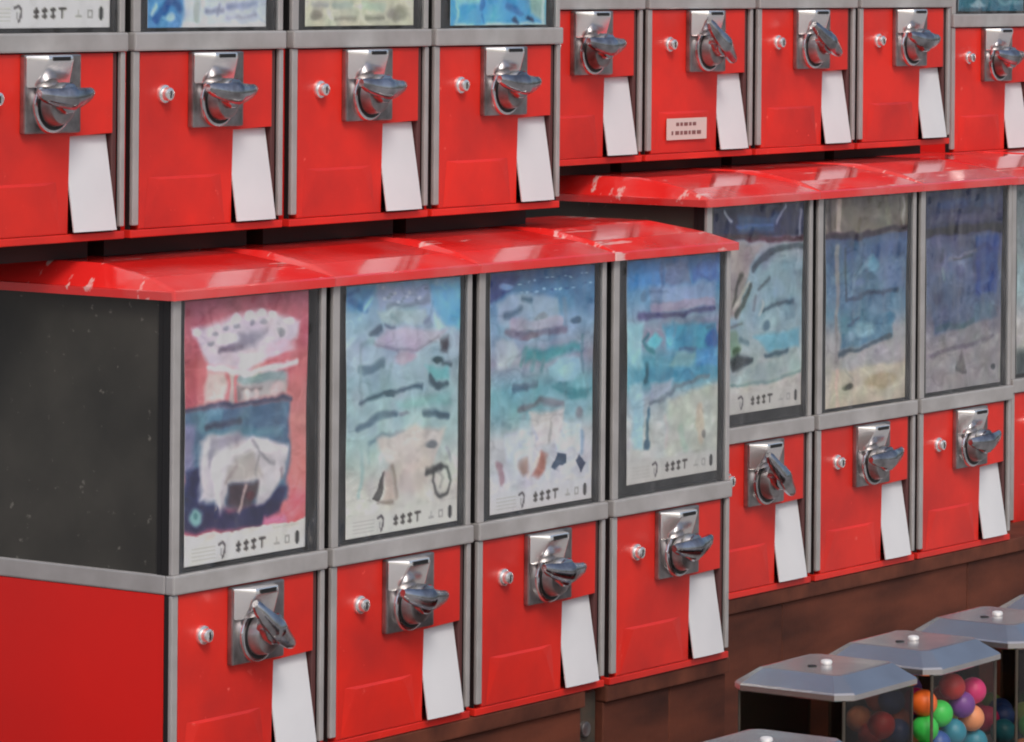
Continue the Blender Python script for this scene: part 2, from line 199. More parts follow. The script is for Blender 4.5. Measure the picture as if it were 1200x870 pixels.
# ------------------------------------------------------------------ printed cards, some pane reflections painted in
CARDS = {'A1':{'u0':30,'u1':235,'z0':-278,'z1':-4,'grad':[(0,(168,96,114)),(0.3,(186,106,112)),(0.5,(184,124,120)),(0.75,(198,124,124)),(0.85,(204,106,116)),(1,(204,106,116))],'st':[('P',[-3,38,20,40,19,113,-2,111],4,(168,86,95)),('P',[12,29,36,26,71,20,111,17,150,20,189,33,184,49,156,62,128,71,99,75,63,74,39,69,26,48,15,38],4,(196,192,202)),('P',[58,54,90,37,134,38,112,51,85,57],4,(138,134,150)),('E',[71,43,16,7],0,(208,208,218)),('E',[158,42,8,5],0,(132,132,142)),('E',[68,29,5,3],0,(148,148,160)),('E',[87,28,5,3],0,(148,148,160)),('E',[109,28,5,3],0,(148,148,160)),('E',[129,30,5,3],0,(148,148,160)),('E',[50,36,5,3],0,(148,148,160)),('E',[44,46,5,3],0,(148,148,160)),('E',[103,20,7,4],0,(228,224,234)),('E',[125,21,7,4],0,(228,224,234)),('E',[144,22,7,4],0,(228,224,234)),('E',[20,33,7,4],0,(228,224,234)),('E',[172,31,7,4],0,(228,224,234)),('E',[84,22,7,4],0,(228,224,234)),('P',[85,61,123,55,118,71,90,71],4,(216,202,206)),('E',[156,57,25,7],0,(205,182,192)),('L',[58,56,90,53],4.9,(120,112,128)),('P',[34,76,66,78,64,108,35,108],4,(202,192,186)),('L',[77,80,77,109],7.6,(170,166,160)),('P',[91,81,170,82,170,108,91,109],4,(165,165,165)),('L',[93,85,162,87],7.6,(126,150,150)),('L',[91,95,91,105],3.8,(120,118,118)),('L',[96,95,126,98],2.8,(115,106,106)),('L',[102,99,102,108],5.7,(205,190,185)),('L',[118,100,118,109],4.9,(200,180,178)),('E',[154,101,14,7],0,(188,168,168)),('L',[37,72,63,75,96,78,145,79,184,74],4.6,(228,225,226)),('P',[-5,113,176,115,177,148,172,221,-3,221],4,(72,106,132)),('P',[22,117,64,117,59,135,24,135],4,(100,140,158)),('P',[-10,128,16,130,14,172,-4,177],4,(122,122,152)),('P',[24,131,168,143,166,153,27,141],4,(92,130,146)),('L',[-5,112,64,112,118,112,179,113],3.8,(58,66,92)),('P',[-3,175,22,171,25,205,74,224,120,220,158,205,172,208,161,231,136,236,131,244,-2,240],4,(32,38,80)),('L',[35,134,62,130,91,131],4.7,(60,66,86)),('P',[25,148,38,142,72,141,105,148,135,154,171,162,169,191,158,205,131,221,120,222,119,196,73,196,68,219,57,224,47,212,25,206,22,177],4,(196,191,193)),('P',[43,146,91,141,97,147,54,158,41,176,35,162],4,(150,146,160)),('P',[46,170,97,155,110,150,163,161,146,166,100,161,60,176,57,219,49,210],4,(224,217,217)),('P',[73,177,113,162,130,191,97,194,70,192],4,(166,162,158)),('L',[110,153,141,175,152,177],2.8,(138,138,144)),('L',[124,170,119,190],2.7,(140,140,140)),('L',[68,192,86,176],3.0,(150,140,140)),('P',[73,197,122,197,120,213,109,221,92,223,73,218],4,(70,52,60)),('L',[100,200,92,224],3.4,(196,176,170)),('E',[110,211,7,5],0,(84,34,48)),('L',[163,187,166,196],3.0,(120,110,116)),('E',[19,223,10,10],0,(132,182,176)),('E',[19,221,4,4],0,(80,130,130)),('P',[136,236,169,235,172,244,131,243],4,(206,130,166)),('P',[-6,243,209,244,209,284,-5,278],1.5,(205,208,200)),('T',[262],0,())]},'A2':{'u0':36,'u1':244,'z0':-278,'z1':-4,'grad':[(0,(125,165,190)),(0.25,(150,170,185)),(0.5,(150,176,182)),(0.62,(160,185,185)),(0.8,(186,186,180)),(1,(196,197,192))],'st':[('P',[-2,0,49,1,46,23,23,27,-2,24],4,(95,145,185)),('P',[150,7,213,7,210,59,180,52,156,33],4,(108,170,206)),('L',[6,16,38,28],5.5,(76,118,162)),('L',[46,15,35,26],5.1,(152,198,222)),('L',[3,9,23,6],2.9,(70,110,160)),('P',[51,3,147,6,150,29,60,27],4,(150,165,190)),('L',[75,27,118,27,147,24],5.5,(122,138,152)),('E',[66,7,3,2],0,(178,190,205)),('E',[77,17,3,2],0,(126,142,160)),('E',[87,11,3,2],0,(178,190,205)),('E',[98,21,3,2],0,(126,142,160)),('E',[109,15,3,2],0,(178,190,205)),('E',[119,25,4,2],0,(126,142,160)),('E',[130,19,4,2],0,(178,190,205)),('E',[141,13,4,2],0,(126,142,160)),('E',[70,18,3,2],0,(178,190,205)),('E',[81,13,3,2],0,(126,142,160)),('E',[92,22,3,2],0,(178,190,205)),('E',[102,17,3,2],0,(126,142,160)),('E',[113,11,3,2],0,(178,190,205)),('E',[124,21,4,2],0,(126,142,160)),('P',[57,29,142,32,154,50,66,47],4,(156,176,180)),('L',[81,36,95,45],3.7,(130,155,160)),('E',[148,47,10,7],0,(118,134,154)),('P',[159,40,180,56,166,58],4,(168,204,222)),('P',[49,64,75,51,118,52,183,59,166,69,130,75,90,76],4,(177,172,187)),('L',[49,66,90,76,130,75,166,65],2.4,(138,134,150)),('L',[45,55,62,52],6.6,(72,92,112)),('L',[72,49,86,49],2.6,(98,108,128)),('P',[170,69,186,66,184,82,172,80],4,(66,62,72)),('E',[166,90,12,4],0,(46,72,82)),('L',[178,93,194,97],3.3,(68,88,98)),('P',[145,97,190,98,190,114,152,109],4,(112,176,182)),('L',[154,110,172,118],6.3,(46,72,88)),('L',[169,120,187,119],5.5,(58,84,98)),('L',[24,93,47,92,61,87],8.1,(92,118,132)),('L',[27,66,47,64],5.5,(122,148,158)),('L',[24,70,26,133],2.2,(128,152,160)),('L',[78,90,76,104],5.5,(136,160,168)),('L',[39,105,42,119],5.5,(138,164,172)),('E',[104,84,20,7],0,(180,168,180)),('L',[25,128,76,121,137,118],3.7,(58,82,98)),('E',[80,121,9,4],0,(58,82,98)),('P',[91,131,196,127,197,141,96,138],4,(138,180,180)),('L',[20,156,62,145,91,144],6.3,(82,108,122)),('L',[143,147,164,148,185,155],5.5,(66,92,108)),('L',[42,175,68,167,108,165],4.0,(106,132,142)),('E',[105,145,9,3],0,(130,140,150)),('P',[54,171,126,160,185,168,144,231,98,234,77,199],4,(191,184,179)),('L',[25,178,29,208,22,227],4.4,(148,174,174)),('L',[41,175,41,193],3.7,(150,172,174)),('E',[158,183,10,5],0,(100,106,112)),('L',[185,191,193,206],2.8,(146,152,162)),('P',[47,238,50,229,66,207,71,206,63,227,60,239],2,(62,58,58)),('P',[69,207,81,205,89,238,78,242,66,239],4,(182,167,160)),('L',[83,203,92,237],4.4,(150,140,132)),('L',[60,241,86,242],3.3,(126,116,112)),('L',[150,212,174,211],5.9,(56,58,62)),('L',[175,209,187,213,193,228,188,241,176,244,164,238,158,225,163,211,175,209],2.8,(40,43,47)),('L',[172,216,178,224,173,234],2.6,(140,140,138)),('T',[262],0,())]},'A3':{'u0':35,'u1':242,'z0':-278,'z1':-4,'grad':[(0,(75,110,150)),(0.12,(85,130,165)),(0.25,(130,160,185)),(0.38,(140,142,160)),(0.5,(112,165,176)),(0.62,(130,165,175)),(0.7,(176,181,183)),(0.85,(186,191,199)),(1,(193,191,191))],'st':[('P',[-4,1,60,3,40,21,5,34,-4,33],4,(58,74,124)),('E',[45,2,3,1],0,(60,95,140)),('E',[74,13,3,1],0,(150,185,210)),('E',[103,25,3,1],0,(150,185,210)),('E',[131,12,3,1],0,(60,95,140)),('E',[161,24,3,1],0,(150,185,210)),('E',[190,10,3,1],0,(150,185,210)),('E',[63,14,3,1],0,(60,95,140)),('E',[92,26,3,1],0,(150,185,210)),('E',[121,12,3,1],0,(150,185,210)),('E',[150,24,3,1],0,(60,95,140)),('E',[180,10,3,1],0,(150,185,210)),('E',[53,14,3,1],0,(150,185,210)),('E',[82,26,3,1],0,(60,95,140)),('E',[111,12,3,1],0,(150,185,210)),('E',[140,24,3,1],0,(150,185,210)),('E',[169,11,3,1],0,(60,95,140)),('E',[199,23,3,1],0,(150,185,210)),('E',[72,26,3,1],0,(150,185,210)),('E',[100,13,3,1],0,(60,95,140)),('E',[129,25,3,1],0,(150,185,210)),('E',[158,11,3,1],0,(150,185,210)),('E',[188,23,3,1],0,(60,95,140)),('E',[61,26,3,1],0,(150,185,210)),('E',[90,13,3,1],0,(150,185,210)),('E',[119,25,3,1],0,(60,95,140)),('E',[148,11,3,1],0,(150,185,210)),('E',[31,17,12,4],0,(120,155,195)),('P',[11,36,43,26,90,28,135,33,138,60,108,70,31,65,14,56],4,(146,166,186)),('L',[63,34,81,35],4.3,(66,98,122)),('L',[28,52,60,45],5.2,(82,112,132)),('E',[168,64,10,4],0,(56,88,112)),('L',[43,61,138,64],11.4,(166,162,180)),('L',[32,69,84,74,150,73],6.6,(114,108,130)),('E',[76,77,18,4],0,(118,104,124)),('E',[99,54,12,3],0,(128,138,150)),('L',[147,37,150,68],4.5,(110,135,160)),('P',[67,93,108,91,178,90,181,97,127,102,109,107,70,105],4,(62,140,150)),('L',[61,106,70,91],4.3,(88,138,144)),('L',[79,117,85,97],4.8,(92,138,148)),('L',[100,119,103,105],4.8,(92,138,148)),('L',[35,106,44,95],3.8,(110,150,160)),('P',[115,116,139,101,181,104,184,125,151,138,118,127],4,(142,182,197)),('P',[11,79,46,78,58,94,32,111,12,109],4,(166,178,190)),('L',[182,80,187,125],2.4,(90,130,145)),('L',[44,132,91,133],4.3,(88,112,128)),('E',[145,137,15,5],0,(70,130,140)),('P',[127,139,206,145,194,156,167,153],4,(58,124,134)),('L',[44,137,71,135],5.2,(66,98,118)),('L',[56,158,83,155,100,153,148,160],5.9,(112,118,128)),('E',[182,173,9,7],0,(118,124,130)),('P',[27,187,80,185,81,222,31,216],4,(192,202,214)),('P',[128,179,182,185,183,216,134,211],4,(190,204,217)),('P',[77,164,152,165,140,200,92,204],4,(192,188,186)),('L',[24,175,39,178],5.2,(118,148,158)),('L',[65,168,62,178],6.6,(138,164,174)),('L',[119,180,119,200],3.4,(148,148,146)),('L',[86,182,92,194],4.1,(164,170,182)),('L',[16,218,25,239],8.3,(150,124,134)),('P',[54,221,75,216,78,232,66,234],4,(150,128,118)),('P',[84,237,104,212,113,215,111,233,102,240],4,(150,98,88)),('L',[75,237,101,214],3.1,(208,192,182)),('P',[125,231,137,213,152,218,153,228,138,237],2,(52,72,92)),('P',[172,225,180,219,194,230,183,241],2,(52,68,92)),('L',[184,197,184,217],4.8,(128,154,174)),('E',[141,234,8,3],0,(190,192,196)),('T',[262],0,())]},'A4':{'u0':42,'u1':243,'z0':-270,'z1':-4,'grad':[(0,(85,120,165)),(0.12,(85,135,175)),(0.25,(120,150,170)),(0.35,(135,132,150)),(0.45,(90,150,170)),(0.55,(90,155,175)),(0.62,(150,170,178)),(0.75,(173,179,178)),(1,(184,182,178))],'st':[('P',[-1,2,79,4,74,33,8,33],4,(68,130,182)),('P',[82,6,131,7,137,32,110,35,83,32],4,(110,125,156)),('L',[76,6,77,35],6.1,(78,108,148)),('P',[137,12,196,8,196,34,144,31],4,(72,108,164)),('P',[44,35,190,33,191,63,53,63],4,(126,150,180)),('L',[47,40,83,42],1.9,(92,118,148)),('L',[50,52,113,57],1.9,(92,118,148)),('L',[50,60,187,58],9.0,(150,145,166)),('L',[26,68,101,70,188,67],5.1,(72,72,112)),('E',[39,45,5,7],0,(90,120,150)),('P',[0,75,35,74,33,128,-2,125],4,(142,187,197)),('P',[77,80,197,87,198,121,145,114,84,110],4,(70,150,176)),('E',[60,98,15,8],0,(95,186,196)),('L',[42,89,37,97,48,107,57,110],4.2,(40,116,126)),('E',[188,105,14,13],0,(28,94,160)),('L',[172,91,191,89],3.2,(60,110,140)),('L',[99,81,99,94],4.8,(90,140,165)),('P',[108,115,151,118,139,135,90,132],4,(120,162,166)),('L',[114,112,151,114],3.9,(70,110,140)),('P',[151,114,201,118,201,139,151,136],4,(75,140,186)),('P',[33,128,204,140,205,151,115,150,51,145],4,(74,140,166)),('L',[41,127,43,146],6.8,(42,98,112)),('P',[52,150,103,147,91,165,55,170],4,(152,166,180)),('P',[91,170,208,158,209,241,86,237],4,(176,181,173)),('L',[55,173,85,168,106,154,183,151],4.2,(106,122,132)),('L',[161,187,165,224],10.6,(182,173,158)),('L',[119,208,128,234],9.0,(160,176,165)),('P',[7,147,37,148,35,226,11,222],4,(156,191,201)),('L',[52,180,45,191,44,214],4.5,(62,102,122)),('E',[44,222,7,7],0,(48,88,112)),('E',[171,219,5,5],0,(116,116,112)),('L',[85,189,86,230],3.2,(185,178,176)),('T',[252],0,())]},'B1':{'u0':30,'u1':246,'z0':-268,'z1':-4,'grad':[(0,(36,46,82)),(0.15,(36,40,70)),(0.17,(150,150,158)),(0.3,(128,152,164)),(0.55,(135,160,172)),(0.7,(150,165,168)),(1,(182,180,176))],'st':[('P',[1,0,241,5,242,42,1,32],4,(34,42,76)),('P',[56,11,156,14,139,36,60,32],4,(48,80,114)),('L',[27,7,43,18],3.5,(195,200,210)),('L',[172,2,149,24],2.6,(170,175,190)),('L',[56,25,139,27],2.6,(70,100,150)),('L',[207,11,204,41],4.2,(150,150,165)),('L',[1,35,106,44,235,48],5.5,(64,16,38)),('P',[27,48,116,53,83,77,61,142,29,140],4,(150,140,138)),('L',[64,87,45,128],4.8,(72,70,66)),('L',[84,98,48,131],4.2,(182,178,172)),('L',[214,57,153,57,130,62,116,68,90,81],6.4,(56,70,82)),('L',[90,102,71,126,55,139],6.1,(54,62,60)),('L',[133,96,107,108],4.0,(80,96,106)),('L',[195,127,141,129,117,135],4.5,(70,90,106)),('L',[100,117,97,132],2.9,(100,112,120)),('L',[117,125,111,140],2.6,(180,184,184)),('E',[157,109,17,11],0,(140,166,182)),('P',[29,159,52,157,69,181,43,195],4,(122,146,130)),('P',[36,195,59,186,92,199,46,211],4,(42,52,56)),('L',[49,185,65,183],3.9,(60,80,60)),('E',[128,156,9,7],0,(72,102,122)),('P',[95,167,209,164,210,189,135,191],4,(104,160,178)),('L',[125,194,155,195,182,192],4.2,(52,82,98)),('L',[65,171,85,177],4.8,(92,118,128)),('L',[68,150,39,153],2.9,(100,112,112)),('L',[75,201,92,199],4.2,(50,66,76)),('P',[40,216,125,201,210,196,213,220,142,225,43,230],4,(150,166,168)),('P',[37,233,217,223,225,274,31,276],4,(180,178,174)),('L',[43,230,69,229,149,226,210,221],3.2,(112,138,138)),('T',[250],0,())]},'B2':{'u0':34,'u1':247,'z0':-279,'z1':-4,'grad':[(0,(112,106,98)),(0.17,(112,106,98)),(0.19,(72,92,122)),(0.35,(80,108,135)),(0.55,(95,128,150)),(0.65,(150,152,156)),(1,(178,172,158))],'st':[('L',[32,3,33,45],9.0,(178,168,158)),('L',[11,2,11,44],6.4,(70,62,60)),('L',[154,6,162,36],9.7,(130,126,112)),('L',[201,6,202,41],5.5,(155,154,148)),('L',[189,6,189,28],3.2,(70,66,56)),('L',[235,4,232,41],7.4,(152,154,152)),('L',[-2,50,89,50,217,46,258,48],5.5,(42,24,46)),('P',[43,63,214,60,214,88,47,80],4,(74,98,134)),('P',[137,84,207,84,204,125,138,125],4,(95,120,150)),('L',[66,128,76,103,119,80],5.5,(116,146,166)),('E',[121,91,15,10],0,(110,156,176)),('E',[116,105,14,6],0,(58,94,118)),('L',[90,89,76,103],3.2,(70,100,125)),('E',[87,115,11,5],0,(85,110,145)),('L',[52,136,120,129,189,128],4.2,(52,72,98)),('L',[51,67,50,136],4.2,(62,78,92)),('P',[38,155,175,156,175,190,39,202],4,(84,124,146)),('E',[171,165,14,9],0,(62,112,138)),('E',[102,176,25,10],0,(126,162,176)),('L',[56,169,88,160],3.9,(65,95,125)),('E',[63,186,14,7],0,(120,150,170)),('P',[39,213,186,194,202,226,92,232,43,232],4,(156,156,159)),('P',[14,226,209,225,217,281,12,280],4,(180,174,157)),('E',[147,247,40,10],0,(160,148,122)),('E',[59,251,13,5],0,(56,58,42)),('L',[32,207,74,203,128,196,171,189],4.8,(58,78,92)),('L',[29,227,31,276],7.1,(192,172,160)),('L',[29,65,26,211],7.1,(140,137,138)),('L',[50,225,71,241],2.3,(150,150,140))]},'B3':{'u0':30,'u1':243,'z0':-278,'z1':-4,'grad':[(0,(42,55,90)),(0.2,(40,46,75)),(0.24,(78,86,114)),(0.55,(84,98,124)),(0.68,(120,118,128)),(0.8,(142,138,140)),(1,(146,145,140))],'st':[('E',[69,18,46,8],0,(28,58,100)),('E',[151,16,36,8],0,(32,62,98)),('L',[16,39,215,38],8.0,(70,70,96)),('L',[-2,57,89,55,159,54,223,57],8.7,(18,14,30)),('P',[136,67,203,66,201,148,141,153],4,(50,76,130)),('P',[44,91,129,87,129,133,52,129],4,(94,110,136)),('L',[59,95,136,86],3.5,(118,118,132)),('L',[78,94,125,93],2.6,(58,68,82)),('E',[94,112,13,9],0,(64,74,108)),('L',[44,79,40,94],3.5,(60,72,88)),('L',[48,106,48,121],4.2,(110,130,140)),('P',[18,144,193,148,201,179,19,196],4,(84,100,126)),('P',[138,156,193,163,185,182,138,183],4,(90,112,132)),('E',[33,146,15,11],0,(66,76,104)),('L',[27,187,107,187,138,181],6.1,(68,94,108)),('P',[-11,226,210,206,211,284,-13,278],4,(142,138,140)),('L',[12,223,73,218,146,215,194,207],5.1,(102,96,108)),('P',[100,222,112,251,85,250],4,(92,88,90)),('L',[87,250,112,251],3.2,(70,68,74)),('E',[190,251,6,4],0,(50,56,62))]},'D1':{'u0':30,'u1':243,'z0':-278,'z1':-4,'grad':[(0,(100,108,112)),(0.3,(120,130,132)),(0.55,(150,175,180)),(0.72,(175,172,168)),(0.85,(165,165,160)),(0.9,(60,75,72)),(1,(70,80,78))],'st':[]},'U1':{'u0':34,'u1':243,'z0':-278,'z1':-4,'grad':[(0,(150,160,170)),(0.6,(180,180,176)),(0.86,(190,190,186)),(0.9,(205,208,200)),(1,(205,208,200))],'st':[('T',[259],0,())]},'U2':{'u0':33,'u1':238,'z0':-279,'z1':-4,'grad':[(0,(150,180,200)),(0.6,(180,192,204)),(1,(188,197,206))],'st':[('P',[-5,194,55,206,60,281,-4,281],4,(80,142,188)),('L',[12,266,31,250],7.1,(38,88,150)),('L',[15,250,7,260],4.0,(190,215,225)),('E',[36,263,10,5],0,(172,202,217)),('L',[35,248,52,253],5.7,(56,96,146)),('E',[84,258,7,16],0,(158,168,162)),('L',[105,256,130,256],4.0,(128,134,150)),('L',[122,250,122,261],2.8,(128,134,150)),('L',[138,252,185,250],5.1,(138,150,176)),('L',[138,264,185,262],2.6,(160,166,182)),('L',[64,273,198,272],2.8,(218,218,226))]},'U3':{'u0':34,'u1':240,'z0':-279,'z1':-4,'grad':[(0,(160,170,150)),(1,(190,190,171))],'st':[('E',[20,263,11,7],0,(130,130,120)),('L',[53,251,84,251],6.2,(160,172,162)),('L',[13,251,40,251],5.7,(160,165,160)),('L',[53,267,94,266],3.4,(138,138,124)),('L',[107,251,148,254],6.8,(165,180,165)),('L',[116,267,148,265],4.5,(124,126,112)),('E',[176,261,19,8],0,(140,140,128)),('L',[102,245,103,270],2.3,(205,203,185))]},'U4':{'u0':42,'u1':240,'z0':-280,'z1':-4,'grad':[(0,(80,140,190)),(1,(84,162,204))],'st':[('P',[11,229,55,229,60,251,12,253],4,(142,192,217)),('P',[157,229,195,229,196,275,165,263],4,(150,182,172)),('L',[115,252,145,263],6.2,(60,120,170)),('L',[130,269,140,276],5.7,(22,56,86)),('L',[160,269,170,273],4.5,(30,60,90)),('E',[65,251,6,6],0,(44,112,165)),('L',[65,263,65,271],2.8,(50,120,170)),('L',[10,277,196,277],3.4,(196,216,226)),('L',[9,246,10,277],2.3,(170,205,220)),('L',[190,246,191,277],2.8,(196,212,215))]},'C1':{'u0':34,'u1':243,'z0':-279,'z1':-4,'grad':[(0,(60,110,130)),(1,(48,108,126))],'st':[('E',[61,266,25,5],0,(140,165,175)),('L',[130,261,214,263],5.0,(110,150,160)),('L',[4,274,75,273],2.0,(40,70,85))]},'V1':{'u0':34,'u1':243,'z0':-279,'z1':-4,'grad':[(0,(120,140,160)),(0.5,(180,175,160)),(1,(205,205,196))],'st':[('T',[262],0,())]}}  # card B1 also paints in pane reflections and white glints
def seg_dist(X, Y, ax, ay, bx, by):
    dx, dy = bx - ax, by - ay; L = dx * dx + dy * dy + 1e-9
    t = np.clip(((X - ax) * dx + (Y - ay) * dy) / L, 0, 1)
    return np.hypot(X - ax - t * dx, Y - ay - t * dy)
def sm(x): x = np.clip(x, 0, 1); return x * x * (3 - 2 * x)
GAIN = .63
def soft_noise(ny, nx, cells, seed):
    r = np.random.default_rng(seed)
    gx, gy = cells
    a = r.standard_normal((gy + 2, gx + 2))
    yy = np.linspace(0, gy, ny); xx = np.linspace(0, gx, nx)
    iy = yy.astype(int); ix = xx.astype(int); fy = sm(yy - iy)[:, None]; fx = sm(xx - ix)[None, :]
    A = a[iy][:, ix]; B = a[iy][:, ix + 1]; Cc = a[iy + 1][:, ix]; D = a[iy + 1][:, ix + 1]
    return (A * (1 - fx) + B * fx) * (1 - fy) + (Cc * (1 - fx) + D * fx) * fy
def paint(key, nx=96, ny=210):
    cdt = CARDS[key]; W_ = cdt['u1'] - cdt['u0']; H_ = cdt['z1'] - cdt['z0']
    xs = np.linspace(0, W_, nx); ys = np.linspace(0, H_, ny); X, Y = np.meshgrid(xs, ys)
    sd_ = sum(map(ord, key))
    # hand-printed unevenness: the marks wobble a little
    Xw = X + 2.2 * soft_noise(ny, nx, (12, 18), sd_ + 1) + .55 * soft_noise(ny, nx, (34, 50), sd_ + 21); Yw = Y + 1.6 * soft_noise(ny, nx, (10, 18), sd_ + 2) + .5 * soft_noise(ny, nx, (34, 50), sd_ + 22)
    ts = [q[0] * H_ for q in cdt['grad']]; img = np.stack([np.interp(Y, ts, [q[1][i] for q in cdt['grad']]) for i in range(3)], -1)
    def lay(a, col):
        nonlocal img
        img = img * (1 - a[..., None]) + np.asarray(col, float) * a[..., None]
    for kind, p, wd, col in cdt['st']:
        if kind == 'T':
            yc = p[0]; ink = (70, 66, 64)
            def stroke(pts, w_, c_, al=1):
                d = np.min([seg_dist(X, Y, *pts[i], *pts[i + 1]) for i in range(len(pts) - 1)], axis=0)
                lay(al * sm((w_ / 2 + 1.0 - d) / 1.6), c_)
            s = W_ / 205
            for i in range(4): stroke([(12 * s, yc - 5 + i * 4), (50 * s, yc - 5 + i * 4)], 1.0, (168, 168, 164), .7)
            stroke([(57 * s, yc - 6), (63 * s, yc - 8), (67 * s, yc - 4), (66 * s, yc + 3), (63 * s, yc + 8)], 2.8, (92, 88, 92))
            stroke([(60 * s, yc - 1), (60 * s, yc + 5)], 1.4, (140, 138, 140))
            for i, xx in enumerate((90, 103, 116)):
                stroke([(xx * s - 3, yc - 2 - i), (xx * s + 3, yc - 2 - i)], 3, ink); stroke([(xx * s, yc - 5), (xx * s, yc + 4)], 3, ink)
                stroke([(xx * s - 3, yc + 3), (xx * s + 3, yc + 3)], 2.4, ink, .8)
            stroke([(126 * s, yc - 5), (135 * s, yc - 5)], 2.4, ink); stroke([(130 * s, yc - 5), (130 * s, yc + 4)], 2.4, ink)
            stroke([(152 * s, yc + 3), (160 * s, yc + 3)], 2, (150, 150, 148)); stroke([(156 * s, yc - 3), (156 * s, yc + 3)], 1.6, (160, 160, 156))
            stroke([(170 * s, yc - 3), (177 * s, yc - 3), (177 * s, yc + 4), (170 * s, yc + 4), (170 * s, yc - 3)], 1.6, (150, 150, 148))
            stroke([(191 * s, yc - 4), (191 * s, yc + 4)], 6, (40, 40, 42))
            for i in range(9): stroke([((150 + 5 * i) * s, yc - 14), ((152.5 + 5 * i) * s, yc - 14)], 1.2, (176, 176, 172), .6)
            continue
        if kind == 'E':
            d = np.hypot((Xw - p[0]) / p[2], (Yw - p[1]) / p[3]); lay(.92 * sm((1.4 - d) / .8), col); continue
        pts = list(zip(p[0::2], p[1::2]))
        if kind == 'L':
            d = np.min([seg_dist(Xw, Yw, *pts[i], *pts[i + 1]) for i in range(len(pts) - 1)], axis=0)
            wl = wd * 1.3; lay(.88 * sm((wl / 2 + 3 - d) / 6.0), col)
        else:
            n = len(pts); d = np.min([seg_dist(Xw, Yw, *pts[i], *pts[(i + 1) % n]) for i in range(n)], axis=0)
            ins = np.zeros_like(X, bool)
            for i in range(n):
                (x1, y1), (x2, y2) = pts[i], pts[(i + 1) % n]
                if y1 != y2: ins ^= ((y1 > Yw) != (y2 > Yw)) & (Xw < (x2 - x1) * (Yw - y1) / (y2 - y1) + x1)
            wd = wd * 2.4 if wd >= 3 else wd
            lay(.94 * sm((np.where(ins, d, -d) + wd / 2) / wd), col)
    def wn(cells, k):
        f = soft_noise(ny, nx, cells, sd_ + k)
        sx = np.clip(np.arange(nx)[None, :] + (2.5 * soft_noise(ny, nx, (9, 14), sd_ + k + 50)), 0, nx - 1).astype(int)
        sy = np.clip(np.arange(ny)[:, None] + (4 * soft_noise(ny, nx, (9, 14), sd_ + k + 51)), 0, ny - 1).astype(int)
        return f[sy, sx]
    rid = lambda f, w_: np.exp(-(f / w_) ** 2)
    lum = 5 * wn((7, 13), 3) + 6 * wn((13, 26), 4) + 4 * wn((24, 46), 5) - 13 * rid(wn((6, 20), 6), .16) * sm(wn((5, 8), 7) + .4) + 11 * rid(wn((8, 24), 8), .15) * sm(wn((5, 8), 9) + .4)
    band = [p[0] for kind, p, wd, col in cdt['st'] if kind == 'T']
    if band: lum = lum * (1 - .8 * sm((Y - band[0] + 14) / 4))
    img = img + lum[..., None] * np.array([1, 1, .95]) + np.stack([wn((9, 16), 10 + i) * 2 for i in range(3)], -1) * (1 - .8 * sm((Y - (band[0] if band else 900) + 14) / 4))[..., None]
    img = (img - 150) * 1.12 + 146
    return xs, ys, lin(np.clip(img, 6, 246)) / GAIN
def card_mesh(key):
    xs, ys, col = paint(key); cdt = CARDS[key]; nx, ny = len(xs), len(ys)
    H_ = cdt['z1'] - cdt['z0']; W_ = cdt['u1'] - cdt['u0']
    X, Y = np.meshgrid(xs, ys)
    warp = 1.6 * np.sin(X / W_ * 3.1 + len(key)) * np.cos(Y / H_ * 4.2) + .8 * np.sin(Y / H_ * 11 + X / W_ * 3)
    co = np.stack([(X + cdt['u0']) * .001, (8 + warp * .6) * .001, (cdt['z1'] - Y) * .001], -1).reshape(-1, 3)
    idx = np.arange(nx * ny).reshape(ny, nx)
    f = np.stack([idx[:-1, :-1], idx[1:, :-1], idx[1:, 1:], idx[:-1, 1:]], -1).reshape(-1, 4)
    # a sheet with a real edge: second layer behind, joined round the rim
    co2 = co.copy(); co2[:, 1] += .0008; N = nx * ny
    rim = np.concatenate([idx[0, :], idx[1:, -1], idx[-1, -2::-1], idx[-2:0:-1, 0]]); r2 = np.roll(rim, -1)
    f2 = np.stack([rim, r2, r2 + N, rim + N], -1)
    cn = [0, nx - 1, nx * ny - 1, nx * (ny - 1)]
    co = np.concatenate([co, co2]); fa = np.concatenate([f, f2])
    me = bpy.data.meshes.new('display_card')
    me.vertices.add(len(co)); me.vertices.foreach_set('co', co.ravel().astype(np.float32))
    me.loops.add(fa.size); me.loops.foreach_set('vertex_index', fa.ravel().astype(np.int32))
    me.polygons.add(len(fa)); me.polygons.foreach_set('loop_start', np.arange(len(fa), dtype=np.int32) * 4)
    me.update(calc_edges=True); me.validate()
    a = me.attributes.new('print', 'FLOAT_COLOR', 'POINT')
    rgba = np.ones((len(co), 4), np.float32); rgba[:N, :3] = np.clip(col.reshape(-1, 3), 0, .9); rgba[N:, :3] = .5
    a.data.foreach_set('color', rgba.ravel())
    me.materials.append(M_card)
    return me

